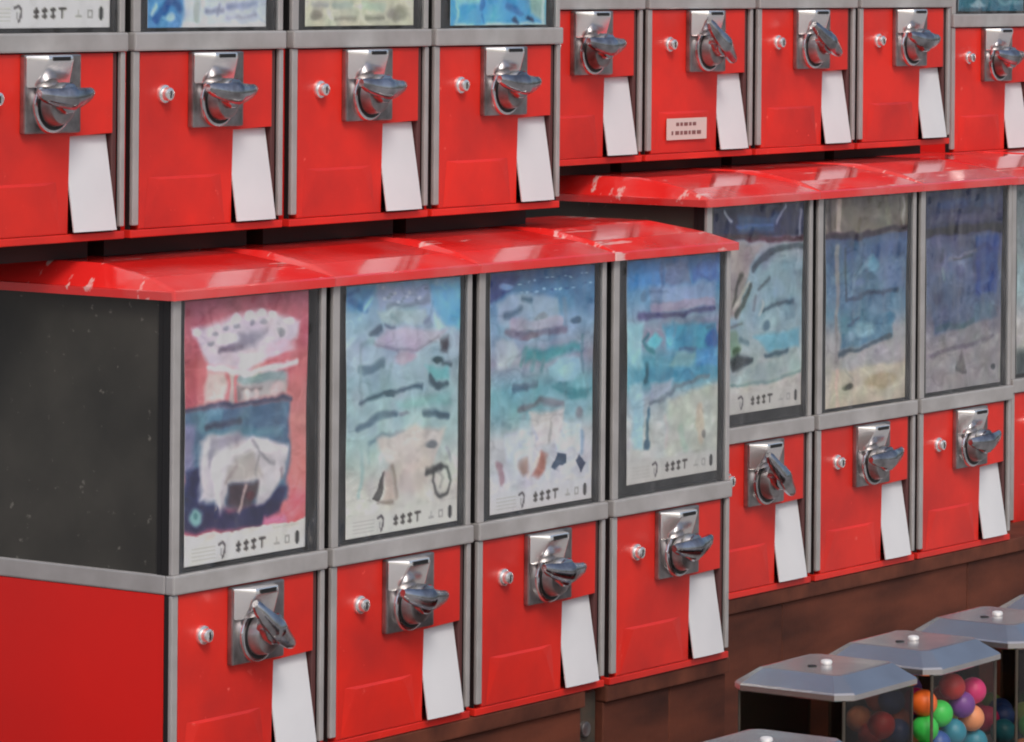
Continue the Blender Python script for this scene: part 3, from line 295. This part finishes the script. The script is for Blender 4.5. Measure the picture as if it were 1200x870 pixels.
# ------------------------------------------------------------------ capsule vending machine prototype
D = 360
def lid_bm():
    bm = bmesh.new(); o = 7; k = .001
    x0, x1, y0, y1 = -o, 259 + o, -o, D + o
    def ring(ins, z):
        sx = ins if ins < 8 else 8 + (ins - 8) * .15
        return [bm.verts.new((x * k, y * k, z * k)) for x, y in ((x0 + sx, y0 + ins), (x1 - sx, y0 + ins), (x1 - sx, y1 - ins), (x0 + sx, y1 - ins))]
    rs = [ring(3, -1), ring(0, -1), ring(0, 8), ring(4, 10), ring(42, 20.5), ring(112, 31), ring(120, 31.6)]
    for a, b in zip(rs, rs[1:]):
        for i in range(4): bm.faces.new((a[i], a[(i + 1) % 4], b[(i + 1) % 4], b[i]))
    bm.faces.new(rs[-1]); bm.faces.new(rs[0])
    vert = [e for e in bm.edges if abs(e.verts[0].co.z - e.verts[1].co.z) > 1e-4 and abs(e.verts[0].co.x - e.verts[1].co.x) < .05]
    hips = [e for r_, q in zip(rs[1:], rs[2:]) for i in range(4) for e in r_[i].link_edges if e.other_vert(r_[i]) is q[i]]
    bmesh.ops.bevel(bm, geom=hips, offset=.003, segments=2, profile=.6, affect='EDGES')
    return bm
def hood_bm():
    """coin entry: block whose face leans outward towards the top, slot near its top"""
    bm = bmesh.new(); k = .001
    def v(x, y, z): return bm.verts.new((x * k, y * k, z * k))
    xl, xr = 93.5, 158
    a = [v(xl, -7, -305.5), v(xl + 12, -27, -305), v(xr - 14, -27, -305), v(xr, -7, -305.5)]
    a2 = [v(xl, -7, -309), v(xl + 12, -28, -311), v(xr - 14, -28, -311), v(xr, -7, -309)]
    c_ = [v(xl, -7, -339), v(xl + 7, -14, -338), v(xr - 5, -14, -338), v(xr, -7, -339)]
    for p, q in ((a, a2), (a2, c_)):
        for i in range(3): bm.faces.new((p[i], p[i + 1], q[i + 1], q[i]))
    bm.faces.new(a); bm.faces.new(c_); bm.faces.new((a[0], a2[0], c_[0], c_[3], a2[3], a[3]))
    bmesh.ops.bevel(bm, geom=[e for e in bm.edges if e.calc_length() > .004], offset=.0022, segments=2, profile=.6, affect='EDGES')
    return bm
def handle_bm():
    """wing handle on the coin dial: hub and two tapering arms, local to the dial centre (mm)"""
    bm = bmesh.new()
    add_cyl(bm, 0, 0, 17, -37, -22, n=10, bev=4)
    n = 14; rings = []
    for i in range(n + 1):
        s = -1 + 2 * i / n; x = 41 * s
        hh = 12.5 - 6.4 * abs(s) ** 1.2; zz = 5.0 * (abs(s) ** 2) ; yy = -33 - 5 * (1 - abs(s)) + 3 * abs(s)
        th = 8.5 - 3.6 * abs(s) ** 1.2
        if i in (0, n): hh *= .72; th *= .75
        rings.append([bm.verts.new((x * .001, (yy + th * math.cos(a)) * .001, (zz + hh * math.sin(a)) * .001)) for a in [j * math.pi / 5 for j in range(10)]])
    for a, b in zip(rings, rings[1:]):
        for j in range(10): bm.faces.new((a[j], a[(j + 1) % 10], b[(j + 1) % 10], b[j]))
    bm.faces.new(rings[0]); bm.faces.new(rings[-1])
    return bm
def proto():
    t = bpy.data.objects.new('capsule_vending_machine', None); C.objects.link(t); t.empty_display_size = .05
    # upper case: dark side panels, black liner behind the card
    bm = box(4, 7, 20, D - 2, -283, -1); add_box(bm, 252, 255, 20, D - 2, -283, -1); add_box(bm, 7, 252, D - 6, D - 3, -283, -1)
    obj('side_panel', bm, M_dark, t)
    bm = box(6, 253, 13, 17, -283, -1); add_box(bm, 1.5, 6, 14.5, 20, -283, -1); add_box(bm, 253, 257.5, 14.5, 20, -283, -1)
    obj('card_backing', bm, M_black, t)
    # silver frame: posts and wrap-round rail
    obj('frame_post', box(1.5, 13.5, 0, 5, -283, -1, bev=1.4, seg=2), M_silver, t)
    obj('frame_post', box(249.5, 257.5, 0, 5, -283, -1, bev=1.4, seg=2), M_silver, t)
    obj('frame_post', box(1, 11, -1, 4, -487, -303.5, bev=1.4, seg=2), M_silver, t)
    obj('frame_post', box(250, 257.5, -1, 4, -487, -303.5, bev=1.4, seg=2), M_silver, t)
    bm = box(0, 259, -4, 8, -303, -283, bev=2.2, seg=2); add_box(bm, .6, 5, 8.2, D, -303, -283, bev=2.0, seg=2); add_box(bm, 254, 258.4, 8.2, D, -303, -283, bev=2.0, seg=2)
    add_box(bm, 5, 254, 13.4, D - 4, -300, -286)
    obj('frame_rail', bm, M_silver, t)
    for a_ in ((1, 6, 5.2, 13.8, -283, -1), (253, 258, 5.2, 13.8, -283, -1), (1.6, 3, 4.2, 10.2, -491.5, -303.5), (256, 257.4, 4.2, 10.2, -491.5, -303.5)):
        obj('corner_trim', box(*a_), M_black, t)
    # clear pane
    obj('window_pane', box(13.8, 249.2, 1.0, 3.0, -282.7, -1.3), M_pane, t)
    # inner window edge strips, black in place of inner shadow
    bm = box(13.8, 20, 3.4, 12.5, -282.7, -1.3); add_box(bm, 244.5, 248.6, 4, 12.5, -282.7, -1.3); add_box(bm, 20, 244.5, 10, 12.5, -282.7, -280.5)
    obj('inner_shadow_strip', bm, M_black, t)
    # lower case
    bm = box(1, 5, 10.5, D - 2, -492, -303.5); add_box(bm, 254, 258, 10.5, D - 2, -492, -303.5); add_box(bm, 5, 254, D - 6, D - 3, -492, -303.5)
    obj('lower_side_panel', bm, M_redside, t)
    bm = box(5.2, 160, 15, 60, -491, -304); add_box(bm, 244, 253.6, 15, 21.5, -491, -304)
    add_box(bm, 160, 244, 15, 60, -384, -304)
    obj('inner_case', bm, M_black, t)
    # door: L-shaped plate leaving the chute recess open at its lower right
    pts = [(14, -304.2), (240, -304.2), (240, -388.6), (170, -388.6), (170, -491.4), (14, -491.4)]
    door = obj('door', extrude_poly(bmesh.new(), pts, 1, 13, bev=1.6), M_red, t)
    bm = bmesh.new(); k = .001
    q = [(28, -437), (150, -437), (158, -490), (22, -490)]
    a = [bm.verts.new((x * k, .9 * k, z * k)) for x, z in q]; b_ = [bm.verts.new(((x + (20 if x < 90 else -20)) * k, -.7 * k, (z + (-3 if z > -460 else 40)) * k)) for x, z in q]
    bm.faces.new(b_)
    for i in range(4): bm.faces.new((a[i], a[(i + 1) % 4], b_[(i + 1) % 4], b_[i]))
    obj('raised_panel', bm, M_red, door)
    obj('door_edge', box(241, 248, 3, 13, -491, -304.2, bev=1), mat('dark_door_edge', (.09, .03, .03), .5), t)
    # chute recess (five walls) and its white flap
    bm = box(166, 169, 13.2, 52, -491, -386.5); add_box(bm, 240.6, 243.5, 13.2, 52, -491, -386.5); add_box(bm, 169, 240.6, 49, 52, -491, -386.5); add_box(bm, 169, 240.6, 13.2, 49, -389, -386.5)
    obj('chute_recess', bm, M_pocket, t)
    bm = bmesh.new(); k = .001
    prof = [(-390, 9), (-425, 3.2), (-460, -2.8), (-489.5, -7.5)]
    rows = [[bm.verts.new((x * k, (y + 1.4 * abs(x - 205) ** 2 / 1200 * .9) * k, z * k)) for x in (171.5, 182, 205, 228, 239)] for z, y in prof]
    rows2 = [[bm.verts.new((x * k, (y + 2.6) * k, z * k)) for x in (171.5, 182, 205, 228, 239)] for z, y in prof]
    for r_ in (rows, rows2):
        for a, b_ in zip(r_, r_[1:]):
            for i in range(4): bm.faces.new((a[i], a[i + 1], b_[i + 1], b_[i]))
    for i in range(4):
        bm.faces.new((rows[0][i], rows[0][i + 1], rows2[0][i + 1], rows2[0][i])); bm.faces.new((rows[-1][i], rows[-1][i + 1], rows2[-1][i + 1], rows2[-1][i]))
    for i in range(3):
        for e in (0, 4): bm.faces.new((rows[i][e], rows[i + 1][e], rows2[i + 1][e], rows2[i][e]))
    obj('chute_flap', bm, M_flap, t, smooth=True)
    # base strip
    obj('base_strip', box(-.5, 259.5, .3, D, -500, -491.8, bev=1.2, seg=2), M_red, t)
    # lock
    bm = bmesh.new(); add_cyl(bm, 52, -349, 10, -3, 1, bev=1.5); add_cyl(bm, 52, -349, 7.2, -10, -2, bev=2)
    lk = obj('lock', bm, M_bright, t, smooth=True)
    bm = box(51.2, 52.8, -10.6, -9.8, -353, -345.5); obj('keyhole', bm, M_black, lk)
    # coin mechanism
    pl = obj('coin_mechanism', box(93, 180, -7, 1, -386, -304.6, bev=2.2, seg=2), M_dkchrome, t)
    obj('coin_entry', hood_bm(), M_bright, pl, smooth=True)
    obj('coin_slot', box(112, 138, -28.9, -25, -310.6, -306.6), M_black, pl)
    bm = bmesh.new(); add_cyl(bm, 131, -357, 29, -13, -6.5, n=36, bev=3); obj('dial_collar', bm, M_chrome, pl, smooth=True)
    obj('dial_shade_disc', add_cyl(bmesh.new(), 131, -357, 25.5, -13.4, -9, n=36), M_black, pl)  # black disc paints in the shadowed recess round the dial
    bm = bmesh.new(); add_cyl(bm, 131, -357, 20, -27, -12, n=36, bev=5, r2=22); obj('dial', bm, M_dkchrome, pl, smooth=True)
    obj('handle', handle_bm(), M_cast, pl, loc=(.130, 0, -.349), smooth=True)
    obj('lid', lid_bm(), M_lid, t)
    return t
def dup(root):          # a copy of a thing with its parts and their sub-parts
    r = root.copy(); C.objects.link(r)
    for ch in list(root.children):
        if ch.name.startswith(('display_card', 'plinth', 'door_label')): continue
        c_ = ch.copy(); C.objects.link(c_); c_.parent = r
        for g_ in list(ch.children):
            d_ = g_.copy(); C.objects.link(d_); d_.parent = c_
    return r
P0 = proto(); first = True
PITCH = .27
def machine(off, k, label, group, card=None, turn=0, plinth=0, jit=True):
    global first
    r = P0 if first else dup(P0); first = False
    jx, jy, jz = (random.uniform(-.0008, .0008), random.uniform(-.0015, .0015), 0) if jit else (0, 0, 0)
    r.location = (off[0] + k * PITCH + jx, off[1] + jy, off[2]); r.rotation_euler = (0, 0, R(random.uniform(-.15, .15)) if jit else 0)
    r['label'] = label; r['category'] = 'vending machine'; r['group'] = group
    if card:
        o = bpy.data.objects.new('display_card', card_mesh(card) if card not in cache else cache[card]); cache[card] = o.data
        C.objects.link(o); o.parent = r
    for ch in r.children:
        if ch.name.startswith('coin_mechanism'):
            for h in ch.children:
                if h.name.startswith('handle'): h.rotation_euler = (0, R(turn), 0)
    if plinth: extra.append((r, plinth))
    return r
cache = {}; extra = []
A = (0, 0, 0); U = (-.18858834, .12392693, .55372447); B = (1.15946348, .09339464, .04493536)
V = (.9968689, .25528725, .59264558); Cc = (2.2996, .385, .5602); Dd = (2.1175, .18, .0354)
GF, GT, GB, GV, GC = ('red machines of the front lower row', 'red machines standing on the front lower row', 'red machines of the set back lower row', 'red machines standing on the set back lower row', 'red machines at the far right')
machine(A, 0, 'lower red machine with dark side panel and red card showing a white wreath shape', GF, 'A1', 38)
machine(A, 1, 'lower red machine whose pale blue card ends in a black ring', GF, 'A2', 8)
machine(A, 2, 'lower red machine whose card shades from navy at top to a row of small figures', GF, 'A3', 5)
machine(A, 3, 'lower red machine with turquoise and cream card, right end of the front block', GF, 'A4', -3)
machine(U, 0, 'upper red machine cut by the left edge, cream card with black writing', GT, 'U1', 0, 21.5)
machine(U, 1, 'upper red machine whose pale card has a blue corner patch', GT, 'U2', 2, 21.5)
machine(U, 2, 'upper red machine whose cream card has grey text blocks', GT, 'U3', 3, 21.5)
machine(U, 3, 'upper red machine with bright sky blue card in a white border', GT, 'U4', 3, 21.5)
machine(B, 0, 'lower red machine partly behind the front block, navy strip over pale blue card', GB, 'B1', 42)
machine(B, 1, 'lower red machine with beige strip above its blue card', GB, 'B2', -4)
machine(B, 2, 'lower red machine with dark navy card and black band', GB, 'B3', -4)
machine(V, 0, 'upper red machine half hidden behind the sky blue card machine, lock covered', GV, 'V1', 2, 15.6)
v2 = machine(V, 1, 'upper red machine with small white printed label on its door', GV, 'V1', 40, 15.6)
machine(V, 2, 'upper red machine just right of the one with the small door label', GV, 'V1', 30, 15.6)
machine(V, 3, 'upper red machine at right end of the raised upper block, beside teal card machine', GV, 'V1', 4, 15.6)
machine(Cc, 0, 'upper red machine cut by the right edge with a teal card', GC, 'C1', 2, 0)
machine(Cc, 1, 'upper red machine beyond the teal card machine, out past the edge', GC, 'C1', 2, 0)
machine(Dd, 0, 'lower red machine cut by the right edge, only a sliver of its grey card showing', GC, 'D1', 3)
machine(Dd, 1, 'lower red machine past the right edge of the view', GC, 'D1', 3)
for r, h in extra:
    obj('plinth', box(8, 251, 44, D - 10, -500 - h, -500.3), mat('gap_shade_plinth', (.014, .006, .006), .6) if 'gap_shade_plinth' not in bpy.data.materials else bpy.data.materials['gap_shade_plinth'], r)  # near-black colour puts the shade of the gap into the plinth
# small label on one door
lb = obj('door_label', box(44, 140, -3.0, -2.3, -474, -446), M_label, v2)
bm = bmesh.new()
for i, (x, wd) in enumerate([(66, 7), (76, 6), (85, 9), (97, 6), (106, 8)]): add_box(bm, x, x + wd, -3.35, -2.9, -456, -451.5)
for i, (x, wd) in enumerate([(55, 4), (64, 9), (76, 6), (85, 8), (96, 5), (104, 9), (116, 10)]): add_box(bm, x, x + wd, -3.35, -2.9, -467.5, -462.5)
obj('label_print', bm, M_ink, lb)

# ------------------------------------------------------------------ wooden platforms
def platform(x0, x1, y0, ztop, label, joints, gap=None, depth=.75):
    t = empty('wooden_platform', label, 'platform', (x0, y0, GZ))
    W_ = (x1 - x0) * 1000; zt = (ztop - GZ) * 1000
    spans = [(0, W_)] if not gap else [(0, (gap[0] - x0) * 1000), ((gap[1] - x0) * 1000, W_)]
    for a, b_ in spans:
        obj('top_board', box(a, b_, 1, depth * 1000, zt - 20, zt - .5, bev=2.5, seg=2), M_woodtop, t)
        js = [a] + [(j - x0) * 1000 for j in joints if a < (j - x0) * 1000 < b_] + [b_]
        for p, q in zip(js, js[1:]):
            obj('front_board', box(p + 1, q - 1, 6 + random.uniform(-1, 1.5), 24, 0, zt - 20.5, bev=1.5), M_wood, t)
    obj('inner_frame', box(20, W_ - 20, 30, depth * 1000 - 5, 0, zt - 21), M_grey, t)
    obj('end_board', box(W_ - 18, W_, 24.5, depth * 1000 - 2, 0, zt - 20.5), M_wood, t)
    if gap:
        g0 = (gap[0] - x0) * 1000; g1 = (gap[1] - x0) * 1000
        obj('bracket', box(g0 + 3, g1 - 3, 14, 28, 0, zt - 6, bev=2), M_grey, t)
        bm = bmesh.new(); add_cyl(bm, (g0 + g1) / 2 - 8, zt - 48, 9, 8, 14, n=16, bev=2); obj('bolt', bm, M_dkchrome, t, smooth=True)
    return t
platform(-.9, 1.078, 0, -.5, 'brown wooden platform with a dark gap and bolt, under the front lower machines', [-.1, .95], gap=(.762, .806))
platform(1.095, 3.4, .0934, -.4551, 'brown wooden platform behind the gumball machines, under the set back machines', [1.36, 1.85, 2.4], depth=.7)

# ------------------------------------------------------------------ gumball machines
GR = R(1.0); LZ = -.423
def oct_ring(bm, hx, hy, ch, z):
    p = [(-hx + ch, -hy), (hx - ch, -hy), (hx, -hy + ch), (hx, hy - ch), (hx - ch, hy), (-hx + ch, hy), (-hx, hy - ch), (-hx, -hy + ch)]
    return [bm.verts.new((x * .001, y * .001, z * .001)) for x, y in p]
def loft(bm, rs):
    for a, b in zip(rs, rs[1:]):
        for i in range(len(a)): bm.faces.new((a[i], a[(i + 1) % len(a)], b[(i + 1) % len(a)], b[i]))
    bm.faces.new(rs[0]); bm.faces.new(rs[-1])
    return bm
M_gbase = mat('gumball_base_paint', (.42, .02, .02), .35)
M_dkpanel = mat('black_case_panel', (.012, .011, .010), .35)
def gum_proto():
    t = bpy.data.objects.new('gumball_machine', None); C.objects.link(t); t.empty_display_size = .05
    bm = bmesh.new()
    loft(bm, [oct_ring(bm, 82, 72, 15, -7), oct_ring(bm, 84, 74, 16, -5.5), oct_ring(bm, 84, 74, 16, 0), oct_ring(bm, 82, 72, 15, 2), oct_ring(bm, 61, 51, 8, 16.5), oct_ring(bm, 57, 47, 6, 17)])
    ld = obj('lid', bm, M_zinc, t)
    bm = bmesh.new(); 
    rs = []
    for r_, z in ((5, 16.8), (5, 17.6), (6.2, 18), (6.2, 20.6), (5, 21.8), (2, 22.4)):
        rs.append([bm.verts.new((r_ * math.cos(a) * .001, r_ * math.sin(a) * .001, z * .001)) for a in [i * math.pi / 9 for i in range(18)]])
    loft(bm, rs); obj('knob', bm, M_knob, ld, smooth=True)
    bm = bmesh.new(); rs = []
    for r_, z in ((5, 17.1), (5, 17.9)): rs.append([bm.verts.new(((r_ * math.cos(a) - 20) * .001, (r_ * math.sin(a) + 6) * .001, z * .001)) for a in [i * math.pi / 8 for i in range(16)]])
    loft(bm, rs); obj('lock_hole', bm, M_black, ld)
    H = -150
    HX, HY = 76, 66
    obj('case_pane', box(-HX + 4, HX - 4, -HY, -HY + 2, H, -3), M_case, t)
    obj('case_pane', box(-HX, -HX + 2, -HY + 4, HY - 4, H, -3), M_case, t)
    obj('case_pane', box(HX - 2, HX, -HY + 4, HY - 4, H, -3), M_case, t)
    obj('added_case_back', box(-HX + 4, HX - 4, HY - 2, HY, H, -3), M_dkpanel, t)  # opaque black back, added so the case interior stays dark
    for x in (-HX + 2, HX - 2):
        for y in (-HY + 2, HY - 2):
            bm = bmesh.new(); 
            loft(bm, [[bm.verts.new(((x + 1.9 * math.cos(a)) * .001, (y + 1.9 * math.sin(a)) * .001, z * .001)) for a in [i * math.pi / 4 for i in range(8)]] for z in (H, -3.2)])
            obj('corner_rod', bm, M_grey, t)
    obj('under_lid', box(-71, 71, -61, 61, -5.5, -3.2), M_dkpanel, t)
    bm = bmesh.new(); loft(bm, [oct_ring(bm, 80, 72, 14, H - 230), oct_ring(bm, 84, 76, 15, H - 220), oct_ring(bm, 84, 76, 15, H - 8), oct_ring(bm, 80, 72, 14, H - .5)]); obj('base', bm, M_gbase, t)
    bm = bmesh.new(); ht = (LZ - GZ) * 1000
    loft(bm, [[bm.verts.new((30 * math.cos(a) * .001, 30 * math.sin(a) * .001, z * .001)) for a in [i * math.pi / 10 for i in range(20)]] for z in (-ht + 12, H - 230.5)]); obj('pedestal_pole', bm, M_zinc, t, smooth=True)
    bm = bmesh.new(); loft(bm, [oct_ring(bm, 150, 150, 60, -ht), oct_ring(bm, 150, 150, 60, -ht + 8), oct_ring(bm, 90, 90, 35, -ht + 12)]); obj('pedestal_foot', bm, M_zinc, t)
    return t
GP = gum_proto(); gf = True
GUMS = [((.1545, -.621), 'gumball machine with grey metal lid cut off by the lower edge, nearest in front', None),
        ((.595, -.4246), 'gumball machine with grey metal lid and almost empty dark case', -95),
        ((.8007, -.4143), 'gumball machine with grey metal lid and case full of bright gumballs', -22),
        ((1.0229, -.399), 'gumball machine with grey metal lid beside the right edge, gumballs low in its case', -92),
        ((1.2435, -.3893), 'gumball machine with grey metal lid cut by the right edge, farthest of its row', -110)]
TOP = {}
for i, ((x, y), lab, lvl) in enumerate(GUMS):
    r = GP if i == 2 else dup(GP)
    r.location = (x, y, LZ); r.rotation_euler = (0, 0, GR); r['label'] = lab; r['category'] = 'gumball machine'; r['group'] = 'gumball machines standing before the platform'
    TOP[i] = r
    if i != 2:                       # the other panes are tinted to paint in dark interiors
        for ch in r.children:
            if ch.name.startswith('case_pane'):
                ch.data = ch.data.copy(); ch.data.materials[0] = M_shade_case
BALLC = {'orange': (.95, .17, .025), 'green': (.05, .62, .09), 'magenta': (.75, .03, .19), 'red': (.50, .03, .03), 'blue': (.04, .10, .34), 'purple': (.20, .06, .32), 'teal': (.03, .24, .34), 'peach': (.85, .32, .14), 'lime': (.30, .50, .10), 'white': (.7, .68, .66)}
BM = {k: mat(k + '_candy', c, .38, spec=.45, noise=(60, tuple(q * .8 for q in c), .4, .8, 4)) for k, c in BALLC.items()}
bm = bmesh.new(); bmesh.ops.create_icosphere(bm, subdivisions=3, radius=.0150)
for f in bm.faces: f.smooth = True
BME = {}
for k in BM:
    me = bpy.data.meshes.new('gumball'); bm.to_mesh(me); me.materials.append(BM[k]); BME[k] = me
bm.free()
WHERE = {1: 'in the almost empty case of the left gumball machine in the row', 2: 'in the full case of the middle gumball machine', 3: 'low in the case of the gumball machine beside the right edge', 4: 'in the case of the farthest gumball machine'}
SHORT = {1: 'in the almost empty dark case', 2: 'in the full bright case', 3: 'in the case beside the right edge', 4: 'in the farthest case'}
placed = {1: [], 2: [], 3: [], 4: []}
balls = []
def ball(i, x, y, z, col):
    for q in placed[i]:
        if (q[0] - x) ** 2 + (q[1] - y) ** 2 + (q[2] - z) ** 2 < 26.5 ** 2: return False
    placed[i].append((x, y, z, col)); balls.append((i, x, y, z, col))
    return True
for x, y, z, col in [(-57, -45, -41, 'orange'), (-57, -47, -69, 'green'), (-56, -46, -97, 'green'), (-24, -47, -57, 'green'), (54, -47, -42, 'magenta'), (10, -44, -32, 'red'), (50, -47, -72, 'peach'), (28, -47, -54, 'purple'), (8, -47, -82, 'teal'), (58, -47, -100, 'teal'), (32, -47, -96, 'purple'), (-28, -47, -90, 'blue')]:
    ball(2, x, y, z, col)
ball(1, 38, -47, -49, 'red')
cols = list(BALLC)
def fill(i, lvl, low, n, tries=3000):
    c0 = 0
    for _ in range(tries):
        x = random.uniform(-57, 57); y = random.uniform(-47, 47); z = random.uniform(low, lvl)
        pass
        if ball(i, x, y, z, random.choice(cols)): c0 += 1
        if c0 >= n: break
fill(2, -44, -134, 44, 9000); fill(3, -96, -134, 26, 9000); fill(1, -80, -134, 30, 9000); fill(4, -112, -134, 14, 9000)

for i, x, y, z, col in balls:
    near = sorted((q for q in placed[i] if q[3] != col), key=lambda q: (q[0] - x) ** 2 + (q[1] - y) ** 2 + (q[2] - z) ** 2)
    hz = 'against the left pane' if x < -50 else 'near the left' if x < -20 else 'near the middle' if x < 20 else 'near the right'
    peers = sorted([q for q in placed[i] if q[3] == col], key=lambda q: -q[2]); rk = [q[:3] for q in peers].index((x, y, z))
    rank = '' if len(peers) == 1 else ['topmost ', 'second highest ', 'third highest ', 'fourth highest ', 'fifth highest ', 'sixth highest ', 'lower ', 'lower '][min(rk, 7)]; hz = hz
    o = bpy.data.objects.new('gumball', BME[col]); C.objects.link(o)
    l = Vector((x, y, z)) * .001; ca, sa = math.cos(GR), math.sin(GR); c_ = TOP[i].location
    o.location = (c_.x + l.x * ca - l.y * sa, c_.y + l.x * sa + l.y * ca, c_.z + l.z)
    o.rotation_euler = (x, y, z)
    o['category'] = 'gumball'; o['group'] = 'gumballs ' + WHERE[i]
    o['label'] = f"{rank}{col} gumball {hz} {SHORT[i]}"
